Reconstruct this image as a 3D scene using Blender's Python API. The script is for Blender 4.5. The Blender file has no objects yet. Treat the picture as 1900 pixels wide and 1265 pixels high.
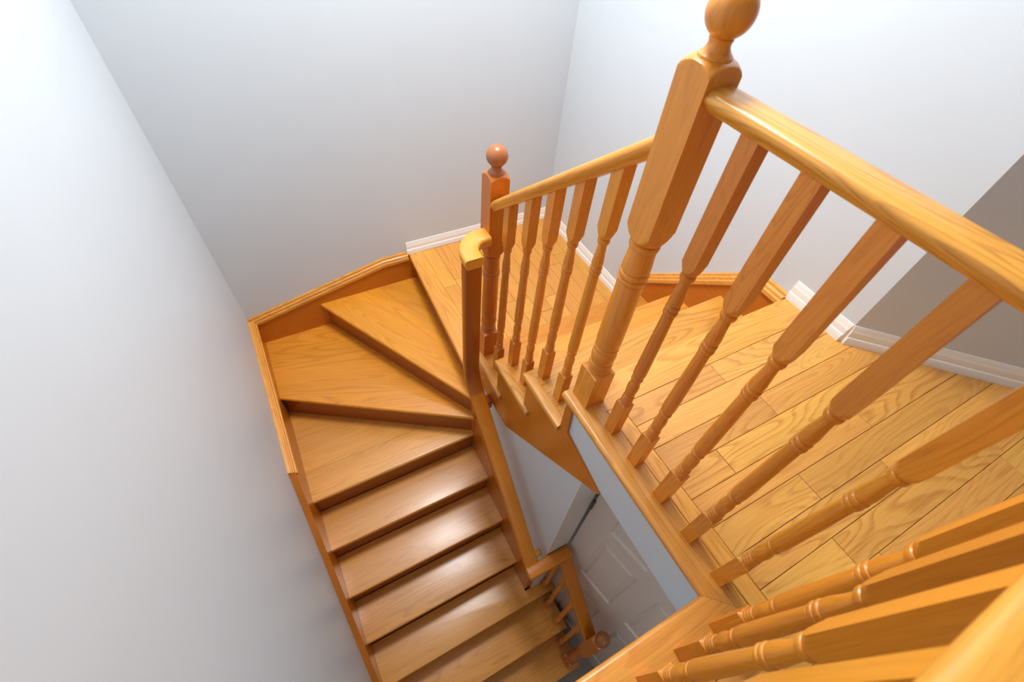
import bpy, bmesh, math, random
from mathutils import Vector, Matrix

random.seed(7)
scene = bpy.context.scene
COL = scene.collection

# ------------------------------------------------------------------ camera
RIGHT = Vector((0.88170779, -0.46606146, 0.07333544))
DOWN = Vector((-0.32080057, -0.70621183, -0.63115121))
FWD = Vector((0.34594561, 0.53296489, -0.77218525))
F_PX = 854.93
CAM = Vector((-0.568, -0.565, 1.166))
# rows of RIGHT/DOWN/FWD above are the camera axes expressed on world X, Y, Z
r = Vector((0.88170779, -0.46606146, 0.07333544))
d = Vector((-0.32080057, -0.70621183, -0.63115121))
f = Vector((0.34594561, 0.53296489, -0.77218525))
cam_data = bpy.data.cameras.new('camera')
cam = bpy.data.objects.new('camera', cam_data)
COL.objects.link(cam)
u, b = -d, -f
cam.matrix_world = Matrix(((r.x, u.x, b.x, CAM.x), (r.y, u.y, b.y, CAM.y),
                           (r.z, u.z, b.z, CAM.z), (0, 0, 0, 1)))
cam_data.sensor_width = 36.0
cam_data.lens = F_PX / 1900 * 36.0
cam_data.clip_start = 0.01
cam_data.dof.use_dof = True
cam_data.dof.focus_distance = 1.45
cam_data.dof.aperture_fstop = 5.0
scene.camera = cam

# ------------------------------------------------------------------ world and exposure
world = bpy.data.worlds.new('world')
scene.world = world
world.use_nodes = True
bg = world.node_tree.nodes['Background']
bg.inputs['Color'].default_value = (0.90, 0.95, 1.0, 1)
bg.inputs['Strength'].default_value = 0.75
scene.view_settings.view_transform = 'Standard'
scene.view_settings.look = 'None'
scene.view_settings.gamma = 1.0
scene.view_settings.exposure = 0.0
scene.view_settings.use_curve_mapping = False

LAMP = (0.10, 0.84, 2.44)
LAMP_POWER = 62.0
LOW_FILL_POWER = 2.6


# ------------------------------------------------------------------ materials
def new_mat(name):
    m = bpy.data.materials.new(name)
    m.use_nodes = True
    nt = m.node_tree
    return m, nt, nt.nodes['Principled BSDF']


def N(nt, kind, **inp):
    n = nt.nodes.new(kind)
    for k, v in inp.items():
        n.inputs[k].default_value = v
    return n


def math_node(nt, op, a, b=None):
    n = nt.nodes.new('ShaderNodeMath')
    n.operation = op
    for i, v in enumerate((a, b)):
        if v is None:
            continue
        if isinstance(v, (int, float)):
            n.inputs[i].default_value = v
        else:
            nt.links.new(v, n.inputs[i])
    return n.outputs[0]


def mix_col(nt, fac, a, b, mode='MIX'):
    n = nt.nodes.new('ShaderNodeMix')
    n.data_type = 'RGBA'
    n.blend_type = mode
    if isinstance(fac, (int, float)):
        n.inputs[0].default_value = fac
    else:
        nt.links.new(fac, n.inputs[0])
    for i, v in ((6, a), (7, b)):
        if isinstance(v, tuple):
            n.inputs[i].default_value = v + (1,) if len(v) == 3 else v
        else:
            nt.links.new(v, n.inputs[i])
    return n.outputs[2]


def ramp(nt, src, stops):
    n = nt.nodes.new('ShaderNodeValToRGB')
    nt.links.new(src, n.inputs[0])
    e = n.color_ramp.elements
    while len(e) < len(stops):
        e.new(0.5)
    for k, (p, c) in enumerate(stops):
        e[k].position = p
        e[k].color = (c, c, c, 1) if isinstance(c, (int, float)) else tuple(c) + (1,)
    return n.outputs[0]


def oak(name, axis='X', light=(0.66, 0.30, 0.065), dark=(0.42, 0.145, 0.022), angle=0.0,
        figure=9.0, rough=0.27, vary=0.22, contrast=0.55, stretch=0.11, rotx=0.0, coat=0.25):
    """Varnished oak: growth-ring figure stretched along the grain, pores, per-board tone."""
    m, nt, bsdf = new_mat(name)
    L = nt.links.new
    tc = nt.nodes.new('ShaderNodeTexCoord')
    oi = nt.nodes.new('ShaderNodeObjectInfo')
    comb = nt.nodes.new('ShaderNodeCombineXYZ')
    L(math_node(nt, 'MULTIPLY', oi.outputs['Random'], 37.0), comb.inputs[0])
    L(math_node(nt, 'MULTIPLY', oi.outputs['Random'], 91.0), comb.inputs[1])
    L(math_node(nt, 'MULTIPLY', oi.outputs['Random'], 53.0), comb.inputs[2])
    rot = nt.nodes.new('ShaderNodeMapping')
    rot.inputs['Rotation'].default_value = (rotx, 0, angle)
    L(tc.outputs['Object'], rot.inputs['Vector'])
    add = nt.nodes.new('ShaderNodeVectorMath')
    add.operation = 'ADD'
    L(rot.outputs[0], add.inputs[0])
    L(comb.outputs[0], add.inputs[1])
    sc = nt.nodes.new('ShaderNodeMapping')
    s = [1.0, 1.0, 1.0]
    s['XYZ'.index(axis)] = stretch
    sc.inputs['Scale'].default_value = s
    L(add.outputs[0], sc.inputs['Vector'])
    # ring figure
    n1 = N(nt, 'ShaderNodeTexNoise', Scale=figure, Detail=2.0, Roughness=0.4)
    L(sc.outputs[0], n1.inputs['Vector'])
    rings = math_node(nt, 'FRACT', math_node(nt, 'MULTIPLY', n1.outputs[0], 27.0))
    ringm = ramp(nt, rings, [(0.0, 0.0), (0.50, 0.10), (0.84, 1.0), (0.93, 0.75), (1.0, 0.0)])
    # broad tone
    n2 = N(nt, 'ShaderNodeTexNoise', Scale=6.0, Detail=2.0)
    L(sc.outputs[0], n2.inputs['Vector'])
    # pores: very fine streaks
    sp = nt.nodes.new('ShaderNodeMapping')
    s2 = [420.0, 420.0, 420.0]
    s2['XYZ'.index(axis)] = 9.0
    sp.inputs['Scale'].default_value = s2
    L(add.outputs[0], sp.inputs['Vector'])
    n3 = N(nt, 'ShaderNodeTexNoise', Scale=1.0, Detail=2.0, Roughness=0.6)
    L(sp.outputs[0], n3.inputs['Vector'])
    pores = ramp(nt, n3.outputs[0], [(0.42, 0.0), (0.70, 1.0)])
    per = math_node(nt, 'ADD', math_node(nt, 'MULTIPLY', math_node(nt, 'FRACT', math_node(nt, 'MULTIPLY', oi.outputs['Random'], 7.31)), 0.75), 0.35)
    ringm = math_node(nt, 'MULTIPLY', ringm, per)
    fac = math_node(nt, 'MULTIPLY', math_node(nt, 'MULTIPLY', ringm, contrast),
                    math_node(nt, 'ADD', math_node(nt, 'MULTIPLY', pores, 0.6), 0.45))
    # medium streaks between the rings
    sm = nt.nodes.new('ShaderNodeMapping')
    s3 = [170.0, 170.0, 170.0]
    s3['XYZ'.index(axis)] = 4.0
    sm.inputs['Scale'].default_value = s3
    L(add.outputs[0], sm.inputs['Vector'])
    n4 = N(nt, 'ShaderNodeTexNoise', Scale=1.0, Detail=3.0, Roughness=0.6)
    L(sm.outputs[0], n4.inputs['Vector'])
    streak = ramp(nt, n4.outputs[0], [(0.38, 0.0), (0.72, 1.0)])
    fac = math_node(nt, 'MINIMUM', math_node(nt, 'ADD', math_node(nt, 'MULTIPLY', fac, 1.25), math_node(nt, 'MULTIPLY', streak, contrast * 0.42)), 1.0)
    c = mix_col(nt, fac, light, dark)
    c = mix_col(nt, math_node(nt, 'MULTIPLY', pores, 0.16), c, dark)
    tone = ramp(nt, n2.outputs[0], [(0.3, 0.90), (0.7, 1.08)])
    c = mix_col(nt, 1.0, c, tone, 'MULTIPLY')
    hsv = nt.nodes.new('ShaderNodeHueSaturation')
    L(c, hsv.inputs['Color'])
    L(math_node(nt, 'ADD', math_node(nt, 'MULTIPLY', oi.outputs['Random'], vary), 1.0 - vary * 0.5), hsv.inputs['Value'])
    r2 = math_node(nt, 'FRACT', math_node(nt, 'MULTIPLY', oi.outputs['Random'], 13.7))
    L(math_node(nt, 'ADD', math_node(nt, 'MULTIPLY', r2, vary * 0.06), 0.5 - vary * 0.03), hsv.inputs['Hue'])
    hsv.inputs['Saturation'].default_value = 1.0
    L(hsv.outputs[0], bsdf.inputs['Base Color'])
    bsdf.inputs['Roughness'].default_value = rough
    bsdf.inputs['Specular IOR Level'].default_value = 0.5
    bsdf.inputs['Coat Weight'].default_value = coat
    bsdf.inputs['Coat Roughness'].default_value = 0.18
    bump = N(nt, 'ShaderNodeBump', Strength=0.06, Distance=0.002)
    bump.invert = True
    L(fac, bump.inputs['Height'])
    L(bump.outputs[0], bsdf.inputs['Normal'])
    return m


def paint(name, col, rough=0.5, spec=0.35, bump=0.02):
    m, nt, bsdf = new_mat(name)
    tc = nt.nodes.new('ShaderNodeTexCoord')
    n = N(nt, 'ShaderNodeTexNoise', Scale=2.2, Detail=3.0)
    nt.links.new(tc.outputs['Object'], n.inputs['Vector'])
    t = ramp(nt, n.outputs[0], [(0.3, 0.975), (0.7, 1.0)])
    c = mix_col(nt, 1.0, col, t, 'MULTIPLY')
    nt.links.new(c, bsdf.inputs['Base Color'])
    bsdf.inputs['Roughness'].default_value = rough
    bsdf.inputs['Specular IOR Level'].default_value = spec
    n2 = N(nt, 'ShaderNodeTexNoise', Scale=160.0, Detail=2.0)
    nt.links.new(tc.outputs['Object'], n2.inputs['Vector'])
    bp = N(nt, 'ShaderNodeBump', Strength=bump, Distance=0.003)
    nt.links.new(n2.outputs[0], bp.inputs['Height'])
    nt.links.new(bp.outputs[0], bsdf.inputs['Normal'])
    return m


WALL = paint('wall_paint', (0.665, 0.712, 0.75), 0.45, 0.3)
CEIL = paint('ceiling_paint', (0.86, 0.87, 0.88), 0.8, 0.2)
TRIM = paint('trim_paint', (0.95, 0.925, 0.87), 0.32, 0.45, 0.0)
DOORP_BOUNCE = paint('door_paint_bounce', (0.78, 0.70, 0.64), 0.38, 0.4, 0.0)  # white paint with warm bounce light tinted into the colour
TILE = paint('lower_floor_tile', (0.34, 0.30, 0.27), 0.35, 0.4)
METAL, _nt, _b = new_mat('hinge_metal')
_b.inputs['Base Color'].default_value = (0.16, 0.12, 0.08, 1)
_b.inputs['Metallic'].default_value = 0.9
_b.inputs['Roughness'].default_value = 0.4
BRASS, _nt, _b = new_mat('brass')
_b.inputs['Base Color'].default_value = (0.75, 0.52, 0.2, 1)
_b.inputs['Metallic'].default_value = 1.0
_b.inputs['Roughness'].default_value = 0.25
GLOW, _nt, _b = new_mat('lamp_glass')
_b.inputs['Base Color'].default_value = (0.95, 0.95, 0.93, 1)
_b.inputs['Emission Color'].default_value = (1.0, 0.97, 0.93, 1)
_b.inputs['Emission Strength'].default_value = 4.0

OAK_FLOOR = oak('oak_floor', 'X', (0.84, 0.405, 0.085), (0.46, 0.155, 0.018), figure=7.0, vary=0.17, contrast=0.62, rough=0.34, coat=0.1, stretch=0.16)
OAK_LAND = oak('oak_landing_floor', 'Y', (0.80, 0.355, 0.062), (0.48, 0.16, 0.020), figure=7.0, vary=0.15, contrast=0.4, rough=0.36, coat=0.1)
OAK_X = oak('oak_along_x', 'X', (0.82, 0.36, 0.060), (0.48, 0.150, 0.015), figure=7.0, vary=0.16, contrast=0.6, rough=0.32, coat=0.12)
OAK_Y = oak('oak_along_y', 'Y', (0.84, 0.38, 0.066), (0.48, 0.150, 0.015), figure=7.0, vary=0.12, contrast=0.65, rough=0.32, coat=0.12)
OAK_LOW = oak('oak_lower_tread', 'X', (0.80, 0.36, 0.070), (0.46, 0.15, 0.018), figure=6.0, vary=0.10, contrast=0.5, rough=0.31, coat=0.2)
OAK_W1 = oak('oak_winder_steep', 'X', (0.84, 0.325, 0.028), (0.52, 0.155, 0.010), angle=math.radians(62), figure=5.0, vary=0.05, contrast=0.5, rough=0.34, coat=0.1)
OAK_W2 = oak('oak_winder_shallow', 'X', (0.84, 0.325, 0.028), (0.52, 0.155, 0.010), angle=math.radians(20), figure=5.0, vary=0.05, contrast=0.5, rough=0.34, coat=0.1)
OAK_Z = oak('oak_turned', 'Z', (0.79, 0.285, 0.025), (0.48, 0.125, 0.008), figure=14.0, vary=0.24, contrast=0.42, rough=0.33, coat=0.1)
OAK_RAIL = oak('oak_handrail', 'Y', (0.88, 0.40, 0.052), (0.46, 0.130, 0.010), figure=11.0, vary=0.06, contrast=0.75, rough=0.36, coat=0.15)
OAK_RAILX = oak('oak_handrail_cross', 'X', (0.88, 0.40, 0.050), (0.48, 0.140, 0.010), figure=11.0, vary=0.06, contrast=0.55, rough=0.36, coat=0.15)
OAK_SLOPE = oak('oak_handrail_sloping', 'Y', (0.80, 0.31, 0.032), (0.46, 0.125, 0.009), figure=12.0, vary=0.06, contrast=0.55, rough=0.34, coat=0.12, rotx=math.atan(0.849))
OAK_AMBER = oak('oak_amber_handrail', 'Y', (0.60, 0.190, 0.008), (0.42, 0.110, 0.005), figure=13.0, vary=0.05, contrast=0.5, rough=0.36, coat=0.05, rotx=math.atan(0.966))
OAK_AMBERX = oak('oak_amber_handrail_cross', 'X', (0.60, 0.190, 0.008), (0.42, 0.110, 0.005), figure=13.0, vary=0.05, contrast=0.4, rough=0.36, coat=0.05)
OAK_DARK = oak('oak_skirt', 'Y', (0.58, 0.165, 0.010), (0.42, 0.100, 0.006), figure=7.0, vary=0.08, contrast=0.3, coat=0.08)
OAK_DARKX = oak('oak_skirt_cross', 'X', (0.58, 0.165, 0.010), (0.42, 0.100, 0.006), figure=7.0, vary=0.08, contrast=0.3, coat=0.08)
OAK_RISER_SHADED = oak('oak_riser_shaded', 'X', (0.37, 0.095, 0.007), (0.24, 0.055, 0.004), figure=7.0, vary=0.1, contrast=0.3, coat=0.08)  # same oak, with the shade under the nosings put into its colour
OAK_FIGURED = oak('oak_figured_newel', 'Z', (0.84, 0.315, 0.035), (0.52, 0.150, 0.012), figure=6.0, vary=0.03, contrast=0.55, rough=0.3, coat=0.12, stretch=0.16)
OAK_BALL = oak('oak_brown_finial', 'Z', (0.40, 0.135, 0.040), (0.28, 0.085, 0.022), figure=12.0, vary=0.05, contrast=0.4, rough=0.34, coat=0.05)
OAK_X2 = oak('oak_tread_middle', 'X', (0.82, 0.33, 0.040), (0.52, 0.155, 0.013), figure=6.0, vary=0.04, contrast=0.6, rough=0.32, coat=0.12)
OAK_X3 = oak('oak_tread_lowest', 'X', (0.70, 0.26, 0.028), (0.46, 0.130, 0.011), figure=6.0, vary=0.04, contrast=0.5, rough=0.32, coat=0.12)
OAK_CAP = oak('oak_gooseneck_cap', 'Y', (0.84, 0.36, 0.045), (0.56, 0.18, 0.016), figure=7.0, vary=0.03, contrast=0.25, rough=0.34, coat=0.1)
OAK_NEWEL = oak('oak_amber_turned', 'Z', (0.64, 0.185, 0.013), (0.40, 0.09, 0.006), figure=12.0, vary=0.05, contrast=0.4, rough=0.3, coat=0.1)
OAK_POST = oak('oak_red_stained', 'Z', (0.50, 0.125, 0.008), (0.34, 0.075, 0.004), figure=12.0, vary=0.05, contrast=0.35, rough=0.3, coat=0.1)


# ------------------------------------------------------------------ mesh helpers
def empty(name, loc=(0, 0, 0)):
    o = bpy.data.objects.new(name, None)
    o.empty_display_size = 0.1
    COL.objects.link(o)
    o.location = loc
    return o


def tag(o, label=None, cat=None, group=None, kind=None):
    if label:
        o['label'] = label
    if cat:
        o['category'] = cat
    if group:
        o['group'] = group
    if kind:
        o['kind'] = kind
    return o


def put_parent(o, parent):
    o.parent = parent
    p = parent
    m = Matrix.Identity(4)
    chain = []
    while p is not None:
        chain.append(p)
        p = p.parent
    for p in reversed(chain):
        m = m @ p.matrix_parent_inverse @ p.matrix_basis if p.parent else p.matrix_basis.copy()
    o.matrix_parent_inverse = m.inverted()


def link(name, me, mat, parent=None):
    o = bpy.data.objects.new(name, me)
    if mat is not None and not me.materials:
        me.materials.append(mat)
    COL.objects.link(o)
    if parent is not None:
        put_parent(o, parent)
    return o


def finish(bm, name, smooth=None):
    bmesh.ops.recalc_face_normals(bm, faces=bm.faces)
    me = bpy.data.meshes.new(name)
    bm.to_mesh(me)
    bm.free()
    if smooth is not None:
        for p in me.polygons:
            p.use_smooth = True
        me.set_sharp_from_angle(angle=math.radians(smooth))
    return me


def prism(name, pts, lo, hi, plane, mat, parent=None, bevel=0.0, seg=2, only=None):
    """Polygon pts in a plane ('XY','YZ','XZ') pulled from lo to hi along the remaining axis."""
    bm = bmesh.new()

    def P(a, b, c):
        if plane == 'XY':
            return (a, b, c)
        if plane == 'YZ':
            return (c, a, b)
        return (a, c, b)
    v0 = [bm.verts.new(P(a, b, lo)) for a, b in pts]
    v1 = [bm.verts.new(P(a, b, hi)) for a, b in pts]
    n = len(pts)
    bm.faces.new(v0)
    bm.faces.new(v1)
    for i in range(n):
        bm.faces.new((v0[i], v0[(i + 1) % n], v1[(i + 1) % n], v1[i]))
    bmesh.ops.recalc_face_normals(bm, faces=bm.faces)
    if bevel:
        ed = [e for e in bm.edges if only is None or only(e)]
        bmesh.ops.bevel(bm, geom=ed, offset=bevel, segments=seg, profile=0.5, affect='EDGES', clamp_overlap=True)
    return link(name, finish(bm, name, 40 if bevel else None), mat, parent)


def box(name, x0, x1, y0, y1, z0, z1, mat, parent=None, bevel=0.0, seg=2):
    return prism(name, [(x0, y0), (x1, y0), (x1, y1), (x0, y1)], z0, z1, 'XY', mat, parent, bevel, seg)


def slab(name, pts, ztop, thick, mat, parent, nose=(), rad=0.011):
    """Tread: polygon in plan; edges whose index is in nose get a rounded nosing."""
    bm = bmesh.new()
    lo = [bm.verts.new((a, c, ztop - thick)) for a, c in pts]
    hi = [bm.verts.new((a, c, ztop)) for a, c in pts]
    n = len(pts)
    bm.faces.new(lo)
    bm.faces.new(hi)
    ed = []
    for i in range(n):
        j = (i + 1) % n
        bm.faces.new((lo[i], lo[j], hi[j], hi[i]))
        if i in nose:
            ed.append(bm.edges.get((hi[i], hi[j])))
            ed.append(bm.edges.get((lo[i], lo[j])))
    bmesh.ops.recalc_face_normals(bm, faces=bm.faces)
    if ed:
        bmesh.ops.bevel(bm, geom=ed, offset=rad, segments=4, profile=0.5, affect='EDGES', clamp_overlap=True)
    return link(name, finish(bm, name, 50), mat, parent)


def loft(name, frames, prof, mat, parent=None, smooth=40, caps=True):
    """frames: (origin, lateral, up); prof: (u, v) points."""
    bm = bmesh.new()
    rows = []
    for o, la, up in frames:
        o, la, up = Vector(o), Vector(la), Vector(up)
        rows.append([bm.verts.new(o + la * a + up * c) for a, c in prof])
    n = len(prof)
    for p, q in zip(rows, rows[1:]):
        for i in range(n):
            j = (i + 1) % n
            bm.faces.new((p[i], p[j], q[j], q[i]))
    if caps:
        bm.faces.new(rows[0])
        bm.faces.new(rows[-1])
    return link(name, finish(bm, name, smooth), mat, parent)


def turned(name, rings, a, mat, parent=None, top=None, n=40, cap_bottom=True):
    """Post turned from square stock: each ring is the square of half-width a cut by radius r."""
    bm = bmesh.new()
    rows = []
    fine = [rings[0]]
    for (za, ra), (zb_, rb) in zip(rings, rings[1:]):
        if a < 1 and max(ra, rb) < 1.6 * a and max(ra, rb) > a and abs(ra - rb) > 0.02 * a:   # shoulder between square and round
            for q in range(1, 5):
                fine.append((za + (zb_ - za) * q / 5, ra + (rb - ra) * q / 5))
        fine.append((zb_, rb))
    for z, rad in fine:
        row = []
        for k in range(n):
            t = 2 * math.pi * (k + 0.0) / n + math.pi / 4
            c, s = math.cos(t), math.sin(t)
            q = a / max(abs(c), abs(s))
            rr = min(rad, q)
            row.append(bm.verts.new((rr * c, rr * s, z)))
        rows.append(row)
    if top:
        for v in rows[-1]:
            v.co.z = top(v.co.x, v.co.y)
    for p, q in zip(rows, rows[1:]):
        for i in range(n):
            j = (i + 1) % n
            bm.faces.new((p[i], p[j], q[j], q[i]))
    bm.faces.new(rows[0])
    bm.faces.new(rows[-1])
    return finish(bm, name, 28)


SQ = 9.0


def baluster_rings(height, extra=0.0):
    e = extra
    lo = [(0, SQ), (0.143, SQ), (0.1455, 0.0165), (0.148, 0.0125), (0.150, 0.0150), (0.154, 0.0156), (0.157, 0.0150), (0.159, 0.0122),
          (0.161, 0.0150), (0.165, 0.0154), (0.168, 0.0148), (0.170, 0.0120), (0.172, 0.0146), (0.176, 0.0150), (0.179, 0.0144), (0.181, 0.0116),
          (0.184, 0.0134), (0.196, 0.0138), (0.212, 0.0152), (0.224, 0.0150), (0.238, 0.0122), (0.247, 0.0104), (0.249, 0.0140),
          (0.254, 0.0154), (0.259, 0.0144), (0.2615, 0.0112), (0.264, 0.0138), (0.272, 0.0158), (0.285, 0.0162), (0.30, 0.0160)]
    hi = [(0.40, 0.0146), (0.485, 0.0128), (0.4875, 0.0108), (0.490, 0.0146), (0.495, 0.0156), (0.4995, 0.0150), (0.502, 0.0116),
          (0.5045, 0.0150), (0.509, 0.0156), (0.5135, 0.0150), (0.516, 0.0116), (0.5185, 0.0142), (0.530, 0.0146),
          (0.560, 0.0118), (0.580, 0.0108), (0.584, 0.0106), (0.586, 0.0138), (0.592, 0.0154), (0.598, 0.0146),
          (0.6005, 0.0108), (0.603, 0.0150), (0.609, 0.0172), (0.616, 0.0200), (0.628, 0.0240)]
    return lo + [(z + e, rr) for z, rr in hi] + [(0.629 + e, SQ), (height, SQ)]


NEWEL = [(0, SQ), (0.144, SQ), (0.147, 0.0345), (0.150, 0.0285), (0.1525, 0.0315), (0.157, 0.0325), (0.161, 0.0315), (0.163, 0.0275), (0.165, 0.0315),
         (0.169, 0.0324), (0.173, 0.0315), (0.175, 0.0275), (0.177, 0.0315), (0.181, 0.0322), (0.185, 0.0312), (0.1875, 0.0270), (0.190, 0.0300),
         (0.202, 0.0325), (0.216, 0.0335), (0.229, 0.0318), (0.237, 0.0282), (0.2395, 0.0318), (0.245, 0.0330),
         (0.250, 0.0320), (0.2525, 0.0280), (0.2555, 0.0318), (0.275, 0.0332), (0.36, 0.0325), (0.477, 0.0305), (0.480, 0.0275), (0.483, 0.0322),
         (0.488, 0.0338), (0.4935, 0.0328), (0.496, 0.0285), (0.4985, 0.0328), (0.504, 0.0338), (0.509, 0.0328),
         (0.512, 0.0285), (0.515, 0.0318), (0.525, 0.0318), (0.55, 0.0300), (0.570, 0.0288), (0.5725, 0.0272), (0.575, 0.0316), (0.581, 0.0330),
         (0.587, 0.0316), (0.590, 0.0265), (0.593, 0.0320), (0.597, 0.0350), (0.604, 0.0400), (0.613, 0.0445), (0.624, 0.0490),
         (0.625, SQ), (0.908, SQ), (0.9085, 0.0480), (0.915, 0.0450), (0.920, 0.0405), (0.9245, 0.0350), (0.927, 0.0290), (0.928, 0.0200)]
FINIAL = [(0.926, 0.0262), (0.9285, 0.0266), (0.931, 0.0258), (0.934, 0.0222), (0.938, 0.0190), (0.942, 0.0172), (0.945, 0.0166), (0.948, 0.0168),
          (0.9505, 0.0180), (0.9525, 0.0180), (0.9535, 0.0168)] + [(0.9845 - 0.0350 * math.cos(t), 0.0350 * math.sin(t)) for t in
                                                               [math.radians(q) for q in range(29, 180, 8)]] + [(1.0194, 0.0015)]
RAIL = [(-0.020, 0.0), (0.020, 0.0), (0.0225, 0.004), (0.0240, 0.009), (0.0290, 0.0130), (0.0318, 0.019), (0.0322, 0.0255), (0.0300, 0.0320),
        (0.0255, 0.0362), (0.016, 0.0390), (0.0, 0.0400), (-0.016, 0.0390), (-0.0255, 0.0362), (-0.0300, 0.0320),
        (-0.0322, 0.0255), (-0.0318, 0.019), (-0.0290, 0.0130), (-0.0240, 0.009), (-0.0225, 0.004)]
RAIL_DEEP = list(RAIL)
RAIL = [(q, v * 0.80) for q, v in RAIL]



# ------------------------------------------------------------------ dimensions
H = 0.1812                       # riser
WX0, WX1, WY = -0.95, 1.01, 1.62  # left wall, right wall, back wall
ZL = -4 * H                      # landing
ZB = -14 * H                     # lower floor
ZC = 2.44                        # ceiling
YB = -2.60                       # how far the upper hall is built behind the camera


def structure(o, label=None):
    o['kind'] = 'structure'
    if label:
        o['label'] = label
    return o


# ------------------------------------------------------------------ room shell
structure(box('wall_left', WX0 - 0.1, WX0, YB, WY + 0.1, ZB - 0.1, ZC, WALL), 'pale blue-white painted wall on the left of the stairwell')
structure(box('wall_back', WX0, WX1, WY, WY + 0.1, ZB - 0.1, ZC, WALL), 'pale painted wall behind the winder steps and landing')
structure(box('wall_right', WX1, WX1 + 0.1, -0.238, WY + 0.1, ZB - 0.1, ZC, WALL), 'pale painted wall along the short upper flight')
structure(prism('wall_right_angled', [(WX1, -0.238), (WX1 + 1.0, -1.238), (WX1 + 1.1, -1.238), (WX1 + 0.1, -0.238)], 0.0 - 0.3, ZC, 'XY', WALL),
          'shaded grey wall running at an angle beside the upper hall floor')
structure(box('wall_front', WX0, WX1 + 1.1, YB - 0.1, YB, -0.245, ZC, WALL), 'pale upper hall wall behind the viewer')
structure(box('wall_hall_end', WX1 + 1.0, WX1 + 1.1, YB, -1.238, -0.245, ZC, WALL), 'pale wall closing the end of the upper hall')
structure(box('ceiling', WX0 - 0.1, WX1 + 1.1, YB, WY + 0.1, ZC, ZC + 0.05, CEIL), 'white ceiling above the stairwell')
structure(box('floor_lower', WX0, WX1 + 0.3, YB, WY, ZB - 0.05, ZB, TILE), 'dark floor at the foot of the stairs')
structure(box('wall_front_lower', WX0, WX1 + 0.3, YB, YB + 0.08, ZB, -0.225, WALL), 'lower hall wall beneath the upper floor')
structure(box('ceiling_lower', WX0, WX1 + 0.3, YB, -0.66, -0.245, -0.225, CEIL), 'lower hall ceiling under the upper floor')
structure(box('ceiling_lower', 0.045, WX1 + 0.3, -0.66, -0.05, -0.245, -0.225, CEIL), 'lower hall ceiling beside the stairwell edge')

# drywall edge of the upper floor
structure(box('wall_floor_edge', 0.022, 0.045, -0.637, -0.045, -0.225, -0.027, WALL), 'painted band under the oak nosing of the upper floor')
structure(box('wall_floor_edge', WX0, 0.022, -0.66, -0.637, -0.225, -0.027, WALL), 'painted band under the near oak nosing of the upper floor')

# stair partition that ends at the door
structure(prism('wall_stair', [(-0.172, ZB), (0.60, ZB), (0.60, -0.76), (0.30, -0.735), (-0.172, -0.318)],
                0.032, 0.152, 'YZ', WALL), 'painted partition wall under the upper flight ending beside the door')


# ------------------------------------------------------------------ upper floor
floor = structure(prism('floor', [(0.045, -0.03), (WX1, -0.03), (WX1, -0.238), (WX1 + 1.0, -1.238), (WX1 + 1.0, YB), (WX0, YB), (WX0, -0.66), (0.045, -0.66)],
                        -0.224, -0.019, 'XY', CEIL), 'upper hall floor of honey oak strip boards')


def plank(x0, x1, y0, y1, ztop, mat, parent, name='floor_plank', gap=0.0007, label=None):
    j = random.uniform(-0.0004, 0.0004)
    o = prism(name, [(x0 + gap, y0 + gap), (x1 - gap, y0 + gap), (x1 - gap, y1 - gap), (x0 + gap, y1 - gap)],
              ztop - 0.018, ztop + j, 'XY', mat, parent, bevel=0.0009, seg=1,
              only=lambda e: min(v.co.z for v in e.verts) > ztop - 0.01)
    if label:
        o['label'] = label
    return o


rows = []
y = -0.115
while y > YB + 0.05:
    rows.append((y, y - 0.0798))
    y -= 0.0798
joints = {0: [0.50], 1: [0.78], 2: [0.56], 3: [0.30], 4: [0.80], 5: [0.46], 6: [0.72], 7: [0.40, 1.1]}
for i, (ya, yb) in enumerate(rows):
    xe = WX1 - 0.012 if yb > -0.26 else WX1 + (-0.238 - yb) + 0.0
    xs = 0.135 if yb > -0.76 else WX0 + 0.002
    if xs > 0:
        cuts = [c for c in joints.get(i, []) if c < xe - 0.1]
    else:
        cuts, c = [], xs + random.uniform(0.2, 0.5)
        while c < xe - 0.15:
            cuts.append(c)
            c += random.uniform(0.35, 0.6)
    edges = [xs] + cuts + [xe]
    for p, q in zip(edges, edges[1:]):
        plank(p, q, yb, ya, 0.0, OAK_FLOOR, floor)
plank(0.0865, 0.135, -0.70, -0.115, 0.0005, OAK_Y, floor, 'border_board')
plank(WX0 + 0.002, 0.135, rows[7][1], -0.70, 0.0, OAK_FLOOR, floor, 'border_board')
# nosings
slab('nosing', [(0.0, -0.615), (0.0, -0.001), (0.0845, -0.001), (0.0845, -0.6995)], 0.001, 0.027, OAK_Y, floor, nose=(0,))
slab('nosing', [(WX0 + 0.002, -0.7), (0.0845, -0.7), (-0.0006, -0.6155), (WX0 + 0.002, -0.6155)], 0.001, 0.027, OAK_X, floor, nose=(2,))
slab('nosing', [(0.0857, -0.1145), (0.9965, -0.1145), (0.9965, 0.0), (0.0857, 0.0)], 0.0005, 0.027, OAK_X, floor, nose=(2,))

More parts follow.
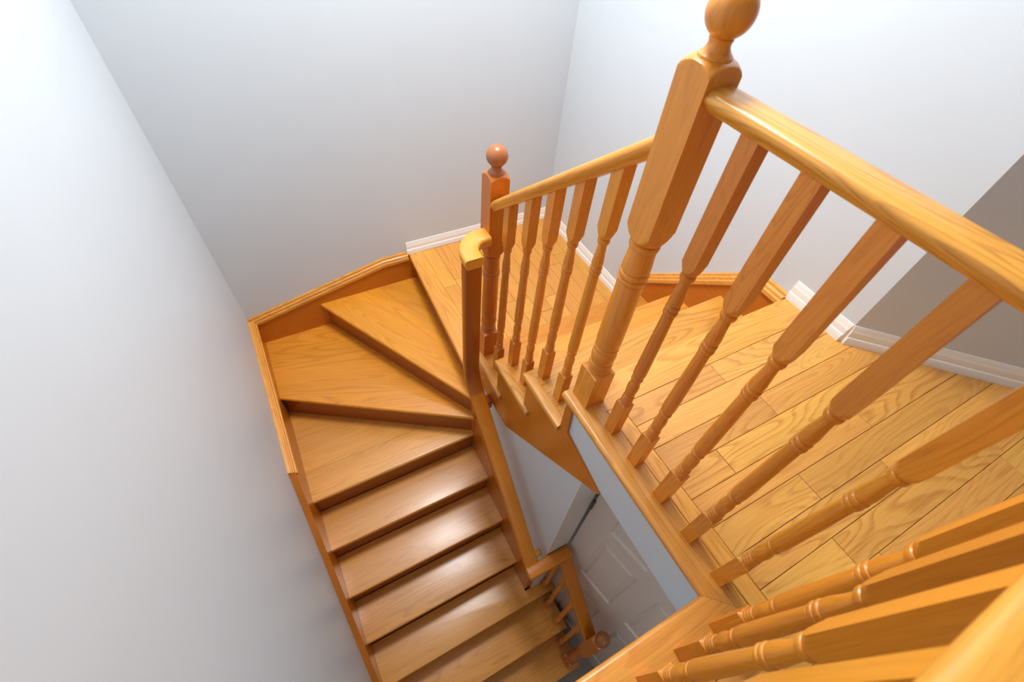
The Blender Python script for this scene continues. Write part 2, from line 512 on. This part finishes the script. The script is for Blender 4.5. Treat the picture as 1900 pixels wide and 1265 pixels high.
# ------------------------------------------------------------------ landing
landing = structure(box('floor_landing', 0.045, WX1, 0.63, WY, ZL - 0.2, ZL - 0.019, OAK_RISER_SHADED), 'lower quarter landing of oak strips in the far corner')
x = 0.108
i = 0
while x < 0.985:
    x1 = min(x + 0.082, 0.998)
    cuts = [1.05 + 0.36 * math.sin(i * 2.4)] if i % 3 else [0.85 + 0.05 * i % 0.2, 1.25]
    ed = [0.625] + sorted(cuts) + [1.606]
    for p, q in zip(ed, ed[1:]):
        plank(x, x1, p, q, ZL, OAK_LAND, landing)
    x += 0.082
    i += 1
slab('nosing', [(-0.020, 0.625), (0.1075, 0.625), (0.1075, 1.607), (0.021, 1.607)], ZL + 0.001, 0.027, OAK_Y, landing, nose=(3,))


# ------------------------------------------------------------------ baseboards
def baseboard(name, p, q, nrm, z, h=0.082, label=None, miter0=0.0, miter1=0.0):
    """p, q on the wall face; nrm points into the room."""
    prof = [(0, 0), (0.014, 0), (0.014, 0.028), (0.0125, 0.032), (0.0095, 0.034), (0.0095, 0.054), (0.0085, 0.060), (0.0065, 0.064),
            (0.0065, 0.070), (0.0045, 0.0765), (0.003, h), (0, h)]
    n = Vector((nrm[0], nrm[1], 0)).normalized()
    t = (Vector((q[0] - p[0], q[1] - p[1], 0))).normalized()
    o = loft(name, [((p[0], p[1], z), n + t * miter0, (0, 0, 1)), ((q[0], q[1], z), n + t * miter1, (0, 0, 1))], prof, TRIM, smooth=30)
    return structure(o, label)


baseboard('baseboard_back', (0.012, WY), (WX1, WY), (0, -1), ZL, label='white moulded baseboard on the back wall of the landing', miter1=-1.0)
baseboard('baseboard_right', (WX1, WY), (WX1, 0.80), (-1, 0), ZL, label='white moulded baseboard on the right wall of the landing', miter0=1.0)
baseboard('baseboard_right', (WX1, -0.001), (WX1, -0.238), (-1, 0), 0.0, label='short white baseboard at the top of the upper flight', miter1=-0.414)
baseboard('baseboard_angled', (WX1, -0.238), (WX1 + 0.99, -1.228), (-1, -1), 0.0, label='long white baseboard along the shaded angled wall', miter0=0.414)

# ------------------------------------------------------------------ upper flight
st = tag(empty('staircase', (0.5, 0.3, ZL)), 'short upper flight of three oak treads between hall floor and landing', 'staircase')
fronts = [0.219, 0.430, 0.648]
prev = [-0.020, 0.199, 0.410]
for k in range(3):
    z = -(k + 1) * H
    slab('tread', [(0.036, prev[k] - 0.0), (0.980, prev[k] - 0.0), (0.980, fronts[k]), (0.0, fronts[k]), (0.036, fronts[k] - 0.036)], z, 0.027, (OAK_X, OAK_X2, OAK_X3)[k], st, nose=(2,), rad=0.007)
    rt = slab('return_nosing', [(0.0, prev[k] - 0.002 if k == 0 else prev[k] - 0.045), (0.0355, prev[k] - 0.002 if k == 0 else prev[k] - 0.045), (0.0355, fronts[k] - 0.0365), (0.0, fronts[k] - 0.0008)], z + 0.0004, 0.026, OAK_Y, st, nose=(3,), rad=0.006)
for k in range(4):
    yf = -0.020 if k == 0 else fronts[k - 1] - 0.022
    box('riser', 0.040, 0.980, yf - 0.018, yf, -(k + 1) * H + 0.0005, -k * H - 0.0275, OAK_RISER_SHADED, st)
prism('stringer', [(-0.048, -0.0275), (-0.020, -0.0275), (-0.020, -H - 0.0275), (0.198, -H - 0.0275), (0.198, -2 * H - 0.0275),
                   (0.409, -2 * H - 0.0275), (0.409, -3 * H - 0.0275), (0.627, -3 * H - 0.0275), (0.627, -0.722), (0.30, -0.716), (-0.262, -0.228), (-0.060, -0.172)],
      0.012, 0.0315, 'YZ', OAK_DARK, st, bevel=0.0015, seg=1)
sb = prism('skirt_board', [(0.001, -0.10), (0.001, 0.0), (0.125, -0.002), (0.80, -0.575), (0.80, -0.76), (0.62, -0.72)], 0.981, 1.0095, 'YZ', OAK_DARK, st)
loft('skirt_moulding', [((0.994, -0.001, 0.001), (1, 0, 0), (0, 0, 1)), ((0.994, 0.123, 0.001), (1, 0, 0), (0, 0.4, 1)), ((0.994, 0.80, -0.574), (1, 0, 0), (0, 0, 1.2))],
     [(-0.022, -0.030), (-0.022, -0.014), (-0.019, -0.010), (-0.0145, -0.009), (-0.0145, -0.004), (-0.0125, 0.002), (-0.007, 0.005), (-0.002, 0.002), (0.001, 0.003), (0.002, 0.012), (0.0155, 0.014), (0.0155, 0.0), (-0.013, -0.012), (-0.013, -0.030)],
     OAK_Y, sb, smooth=30)

# ------------------------------------------------------------------ winders and lower flight
lw = tag(empty('staircase', (-0.46, 0.5, ZB)), 'long lower oak flight with fanned winder steps along the left wall', 'staircase')
XL, XR = -0.9185, -0.0085
# winder fronts
w1a, w1b = Vector((-0.5555, 1.592)), Vector((-0.018, 0.612))
w2a, w2b = Vector((-0.9185, 1.160)), Vector((-0.006, 0.5875))
off = 0.045


def back_shift(a, c, dist):
    t = (c - a).normalized()
    n = Vector((t.y, -t.x))
    if n.dot(Vector((1, 1))) < 0:
        n = -n
    return a + n * dist, c + n * dist


slab('winder_tread', [tuple(w1a), tuple(w1b), (0.055, 0.612), (0.055, 1.592)], -5 * H, 0.027, OAK_W1, lw, nose=(0,))
p1, p2 = back_shift(w1a, w1b, off)
slab('winder_tread', [tuple(w2a), tuple(w2b), (0.0, 0.612), (p2.x, p2.y), (p1.x, 1.592), (XL, 1.592)], -6 * H, 0.027, OAK_W2, lw, nose=(0,))
q1, q2 = back_shift(w2a, w2b, off)
slab('winder_tread', [(XL, 0.5885), (XR, 0.5885), (XR, 0.66), (-0.25, 0.7595), (XL, 0.7595)], -7 * H, 0.027, OAK_LOW, lw, nose=(0,))
slab('winder_tread', [(XL, 0.7605), (-0.2505, 0.7605), (q2.x - 0.25, q2.y + 0.17), (XL, 1.205)], -7 * H, 0.027, OAK_LOW, lw)


def riser_along(a, c, z0, z1):
    a2, c2 = back_shift(a, c, 0.022)
    a3, c3 = back_shift(a, c, 0.040)
    prism('riser', [tuple(a2), tuple(c2), tuple(c3), tuple(a3)], z0, z1, 'XY', OAK_RISER_SHADED, lw)


prism('riser', [(0.042, 1.60), (0.004, 0.63), (0.024, 0.63), (0.062, 1.60)], -5 * H + 0.0005, ZL - 0.0275, 'XY', OAK_RISER_SHADED, lw)
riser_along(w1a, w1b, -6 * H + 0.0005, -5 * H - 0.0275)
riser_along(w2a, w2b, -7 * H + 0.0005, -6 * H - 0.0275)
FR = [0.5885 - 0.2085 * k for k in range(7)]          # fronts for levels -7H .. -13H
for k in range(8, 14):
    yf, yb = FR[k - 7], FR[k - 8] + 0.018
    if k == 11:
        pts = [(XL, yf), (0.165, yf), (0.165, -0.176), (XR, -0.176), (XR, yb), (XL, yb)]
    elif k >= 12:
        pts = [(XL, yf), (0.165, yf), (0.165, yb), (XL, yb)]
    else:
        pts = [(XL, yf), (XR, yf), (XR, yb), (XL, yb)]
    slab('tread', pts, -k * H, 0.027, OAK_LOW, lw, nose=(0, 1) if k >= 11 else (0,), rad=0.005)
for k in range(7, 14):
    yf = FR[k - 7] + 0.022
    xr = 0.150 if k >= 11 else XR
    box('riser', XL, xr, yf, yf + 0.018, -(k + 1) * H + 0.0005, -k * H - 0.0275, OAK_RISER_SHADED, lw)
# open-side string under the lowest treads
prism('stringer', [(-0.175, -11 * H - 0.03), (-0.175, ZB), (-0.64, ZB), (-0.64, -13 * H - 0.03), (-0.432, -13 * H - 0.03), (-0.432, -12 * H - 0.03), (-0.224, -12 * H - 0.03), (-0.224, -11 * H - 0.03)],
      0.130, 0.150, 'YZ', OAK_DARK, lw)
# inner string along the partition
prism('inner_string', [(0.605, -1.06), (-0.166, -1.731), (-0.166, -2.10), (0.605, -1.45)], -0.008, 0.0315, 'YZ', OAK_DARK, lw, bevel=0.002, seg=1)
box('corner_block', -0.010, 0.030, 0.585, 0.625, -1.30, ZL - 0.027, OAK_DARK, lw)
# wall skirt on the left wall
sl = prism('skirt_board', [(1.592, -1.30), (1.592, -0.900), (0.645, -1.000), (-0.208, -1.868), (-0.70, -2.30), (-0.70, ZB), (-0.30, ZB)], -0.9495, -0.919, 'YZ', OAK_DARK, lw)
MOULD = [(0.022, -0.030), (0.022, -0.014), (0.019, -0.010), (0.0145, -0.009), (0.0145, -0.004), (0.0125, 0.002), (0.007, 0.005), (0.002, 0.002), (-0.001, 0.003), (-0.002, 0.012), (-0.0155, 0.014), (-0.0155, 0.0), (0.013, -0.012), (0.013, -0.030)]
loft('skirt_moulding', [((-0.934, 1.592, -0.899), (1, 0, 0), (0, 0, 1)), ((-0.934, 0.645, -0.999), (1, 0, 0), (0, 0, 1))], MOULD, OAK_Y, sl, smooth=30)
# wall skirt on the back wall
sk = prism('skirt_board', [(-0.9495, -1.30), (-0.9495, -0.904), (-0.140, -0.722), (0.012, -0.722), (0.012, -0.753), (0.060, -0.753), (0.060, -0.93), (-0.50, -1.12)], 1.592, 1.6195, 'XZ', OAK_DARKX, lw)
loft('skirt_moulding', [((-0.949, 1.604, -0.903), (0, -1, 0), (0, 0, 1)), ((-0.140, 1.604, -0.721), (0, -1, 0), (0, 0, 1)), ((0.012, 1.604, -0.721), (0, -1, 0), (0, 0, 1))],
     MOULD, OAK_X, sk, smooth=30)


# ------------------------------------------------------------------ newel posts
newel_me = turned('newel_body', NEWEL, 0.034, OAK_Z, n=72)
finial_me = turned('ball_finial', FINIAL, 9.0, OAK_Z, n=40)


def newel(loc, label, mat=OAK_Z, ball=None):
    root = tag(empty('newel_post', loc), label, 'newel post', 'turned oak newel posts')
    for nm, me in (('post', newel_me), ('ball_finial', finial_me)):
        o = bpy.data.objects.new(nm, me)
        if not me.materials:
            me.materials.append(OAK_Z)
        COL.objects.link(o)
        o.parent = root
        if mat is not OAK_Z:
            o.material_slots[0].link = 'OBJECT'
            o.material_slots[0].material = ball if (ball and nm == 'ball_finial') else mat
    return root


newel((0.064, -0.047, 0.001), 'tall ball-topped newel post nearest the viewer on the edge of the upper floor', OAK_FIGURED)
n2 = newel((0.069, 0.622, -3 * H), 'ball-topped newel post at the foot of the upper flight beside the gooseneck handrail', OAK_NEWEL, OAK_BALL)
n2.scale = (1, 1, 0.982)
newel((0.110, -0.600, -13 * H), 'newel post with dark ball top at the bottom of the lower stairs', OAK_POST, OAK_BALL)


# ------------------------------------------------------------------ balustrades
def put_baluster(me, loc, parent):
    o = bpy.data.objects.new('baluster', me)
    if not me.materials:
        me.materials.append(OAK_Z)
    COL.objects.link(o)
    o.parent = parent
    o.location = Vector(loc) - parent.location
    return o


RZ = 0.867
bal = tag(empty('balustrade', (0.067, -0.38, 0.0)), 'level oak balustrade in the foreground guarding the upper floor edge', 'balustrade')
level_me = turned('baluster', baluster_rings(RZ + 0.003), 0.0165, OAK_Z)
for yy in (-0.169, -0.277, -0.389, -0.500, -0.607):
    put_baluster(level_me, (0.067, yy, 0.001), bal)
for xx in (-0.0105, -0.1135, -0.2165, -0.3195, -0.4225, -0.5255, -0.6285, -0.7315, -0.8345):
    put_baluster(level_me, (xx, -0.684, 0.001), bal)
loft('handrail', [((0.067, -0.080, RZ), (1, 0, 0), (0, 0, 1)), ((0.067, -0.692, RZ), (1, -1, 0), (0, 0, 1))], RAIL, OAK_RAIL, bal)
loft('handrail', [((0.067, -0.692, RZ), (1, -1, 0), (0, 0, 1)), ((WX0 + 0.001, -0.692, RZ), (0, -1, 0), (0, 0, 1))], RAIL, OAK_RAILX, bal)

sba = tag(empty('balustrade', (0.067, 0.30, -2 * H)), 'short sloping oak balustrade of five balusters between the two newel posts', 'balustrade')
SL = 0.849


def zr(yv):
    return 0.760 + (-0.017 - yv) * SL


for yy, k, ex in ((0.073, 1, 0.09), (0.179, 1, 0.0), (0.283, 2, 0.09), (0.386, 2, 0.0), (0.507, 3, 0.09)):
    zb = -k * H
    me = turned('baluster', baluster_rings(zr(yy) - zb + 0.02, ex), 0.0165, OAK_Z, top=lambda px, py, yy=yy, zb=zb: zr(yy + py) - zb + 0.003)
    put_baluster(me, (0.067, yy, zb + 0.0005), sba)
loft('handrail', [((0.067, -0.014, zr(-0.014)), (1, 0, 0), (0, 0, 1.2)), ((0.067, 0.589, zr(0.589)), (1, 0, 0), (0, 0, 1.15))], RAIL_DEEP, OAK_SLOPE, sba)

# ------------------------------------------------------------------ lower handrail
hr = tag(empty('stair_handrail', (-0.06, 0.3, -1.0)), 'oak handrail dropping from the reddish newel and following the lower flight', 'handrail')
XC = -0.060
PR = [(-0.026, -0.042), (0.026, -0.042), (0.032, -0.035), (0.0345, -0.018), (0.034, -0.007), (0.031, -0.002), (0.026, 0.0), (-0.026, 0.0), (-0.031, -0.002), (-0.034, -0.007), (-0.0345, -0.018), (-0.032, -0.035)]
# level quarter-turn cap
fr = [((0.036, 0.600, 0.158), (0, -1, 0), (0, 0, 1)), ((0.010, 0.600, 0.158), (0, -1, 0), (0, 0, 1))]
cx, cy, rad = 0.010, 0.535, 0.066
for q in range(1, 9):
    t = math.radians(90 + 90 * q / 8)
    px, py = cx + rad * 1.06 * math.cos(t), cy + rad * math.sin(t)
    la = Vector((-math.cos(t), -math.sin(t), 0))
    fr.append(((px, py, 0.158 - 0.010 * q / 8), la, (0, 0, 1)))
fr.append(((-0.060, 0.500, 0.146), (1, 0, 0), (0, 0, 1)))
loft('gooseneck_cap', fr, PR, OAK_CAP, hr)
# vertical drop, easing into the slope
path = [((XC, 0.505, 0.106), 0.0), ((XC, 0.505, -0.470), 0.0)]
SLR = 0.966
ang_end = math.atan2(1.0, SLR)            # how far the face tips back from vertical
y0, z0 = 0.505, -0.470
frames = [((XC, 0.505, 0.106), (1, 0, 0), (0, -1, 0)), ((XC, 0.505, z0), (1, 0, 0), (0, -1, 0))]
yy, zz = y0, z0
steps = 8
arc = 0.15
for q in range(1, steps + 1):
    th = ang_end * (q - 0.5) / steps
    yy += -math.sin(th) * arc / steps
    zz += -math.cos(th) * arc / steps
    t2 = ang_end * q / steps
    frames.append(((XC, yy, zz), (1, 0, 0), (0, -math.cos(t2), math.sin(t2))))
loft('gooseneck_drop', frames, PR, OAK_POST, hr)
ye = -0.205
ze = zz + (ye - yy) * SLR
up = (0, -math.cos(ang_end), math.sin(ang_end))
loft('rail', [((XC, yy, zz), (1, 0, 0), up), ((XC, ye, ze), (1, 0, 0), up)], PR, OAK_AMBER, hr)
zj = ze + 0.012
loft('jog_rail', [((-0.094, -0.214, zj), (0, -0.9, 0), (0, 0, 1)), ((0.142, -0.214, zj), (0, -0.9, 0), (0, 0, 1))], PR, OAK_AMBERX, hr)
XJ = 0.108
loft('rail', [((XJ, -0.20, zj + 0.006), (1, 0, 0), (0, 0, 1.2)), ((XJ, -0.570, zj + 0.006 - 0.37 * 0.90), (1, 0, 0), (0, 0, 1.2))], PR, OAK_AMBER, hr)
for yv, k in ((-0.208, 11), (-0.290, 12), (-0.396, 12), (-0.500, 13)):
    zb = -k * H
    zt = zj - (-0.20 - yv) * 0.90 - 0.042
    rg = baluster_rings(zt - zb, 0.0)
    me = turned('baluster', rg, 0.0150, OAK_Z, n=24)
    put_baluster(me, (0.110, yv, zb + 0.0005), hr)
# wall bracket
box('wall_bracket', -0.05, 0.031, -0.150, -0.120, -1.345, -1.320, OAK_RAILX, hr, bevel=0.004)

box('wall_bracket', -0.055, 0.0115, 0.435, 0.478, -0.752, -0.694, OAK_POST, hr, bevel=0.003)

# ------------------------------------------------------------------ door
door = structure(empty('door_1', (0.161, -0.190, ZB)), 'white six-panel door standing slightly ajar below the upper floor')
DW, DT, DZ0, DZ1 = 0.72, 0.034, 0.012, 2.035
cols = [(0.11, 0.31), (0.41, 0.61)]
rowsz = [(0.20, 0.955), (1.145, 1.66), (1.785, 1.925)]
bm = bmesh.new()


def quad(a, b_, c_, d_):
    bm.faces.new([bm.verts.new(v) for v in (a, b_, c_, d_)])


xs = [0, 0.11, 0.31, 0.41, 0.61, DW]
zs = [DZ0, 0.20, 0.955, 1.145, 1.66, 1.785, 1.925, DZ1]
for i in range(len(xs) - 1):
    for j in range(len(zs) - 1):
        if i in (1, 3) and j in (1, 3, 5):
            x0, x1, z0_, z1_ = xs[i], xs[i + 1], zs[j], zs[j + 1]
            loops = [(0.0, 0.0), (0.010, 0.009), (0.016, 0.009), (0.034, 0.002)]
            prevl = None
            for ins, dep in loops:
                lp = [(x0 + ins, dep, z0_ + ins), (x1 - ins, dep, z0_ + ins), (x1 - ins, dep, z1_ - ins), (x0 + ins, dep, z1_ - ins)]
                if prevl:
                    for k in range(4):
                        quad(prevl[k], prevl[(k + 1) % 4], lp[(k + 1) % 4], lp[k])
                prevl = lp
            quad(*prevl)
        else:
            quad((xs[i], 0, zs[j]), (xs[i + 1], 0, zs[j]), (xs[i + 1], 0, zs[j + 1]), (xs[i], 0, zs[j + 1]))
quad((0, 0, DZ0), (0, DT, DZ0), (0, DT, DZ1), (0, 0, DZ1))
quad((DW, 0, DZ0), (DW, DT, DZ0), (DW, DT, DZ1), (DW, 0, DZ1))
quad((0, DT, DZ0), (DW, DT, DZ0), (DW, DT, DZ1), (0, DT, DZ1))
quad((0, 0, DZ1), (DW, 0, DZ1), (DW, DT, DZ1), (0, DT, DZ1))
quad((0, 0, DZ0), (DW, 0, DZ0), (DW, DT, DZ0), (0, DT, DZ0))
bmesh.ops.remove_doubles(bm, verts=bm.verts, dist=1e-5)
leaf = link('door_leaf', finish(bm, 'door_leaf'), DOORP_BOUNCE)
leaf.parent = door
leaf.rotation_euler = (0, 0, math.radians(-78))
for hz in (1.86, 1.05, 0.22):
    hm = bmesh.new()
    bmesh.ops.create_cone(hm, cap_ends=True, segments=12, radius1=0.006, radius2=0.006, depth=0.085)
    ho = link('hinge', finish(hm, 'hinge', 40), METAL)
    ho.parent = door
    ho.location = (-0.004, 0.001, hz)
box('door_jamb', 0.030, 0.153, -0.180, -0.1722, ZB, -0.315, DOORP_BOUNCE, door)
km = bmesh.new()
bmesh.ops.create_uvsphere(km, u_segments=20, v_segments=12, radius=0.027)
ko = link('door_knob', finish(km, 'door_knob', 60), BRASS)
ko.parent = leaf
ko.location = (0.655, -0.045, 0.96)
structure(box('wall_hall', 0.152, 0.272, YB + 0.08, -0.915, ZB, -0.245, WALL), 'lower hall wall on the far side of the door')

# ------------------------------------------------------------------ ceiling lamp and added lower fill lamp
def ceiling_lamp(loc, size, label, power, col, light_size):
    root = tag(empty('ceiling_lamp', loc), label, 'lamp')
    me = turned('lamp_base', [(-0.03 * size, 0.20 * size), (-0.028 * size, 0.21 * size), (0.0, 0.21 * size)], 9.0, None)
    link('lamp_base', me, TRIM).parent = root
    me = turned('lamp_dome', [(z * size, q * size) for z, q in ((-0.09, 0.002), (-0.088, 0.06), (-0.078, 0.12), (-0.06, 0.165), (-0.03, 0.195))], 9.0, None)
    link('lamp_dome', me, GLOW).parent = root
    ld = bpy.data.lights.new('lamp_light', 'AREA')
    ld.shape = 'DISK'
    ld.size = light_size
    ld.energy = power
    ld.color = col
    lo = bpy.data.objects.new('lamp_light', ld)
    COL.objects.link(lo)
    lo.parent = root
    lo.location = (0, 0, -0.095 * size)


ceiling_lamp((LAMP[0], LAMP[1], ZC), 1.6, 'large round flush ceiling lamp above the landing and stairwell', LAMP_POWER, (0.93, 0.97, 1.0), 0.66)
ceiling_lamp((-0.30, -1.55, -0.245), 0.8, 'small added fill lamp under the lower hall ceiling', LOW_FILL_POWER, (1.0, 0.86, 0.72), 0.32)  # added fill, no known fixture; brightens the door and partition end
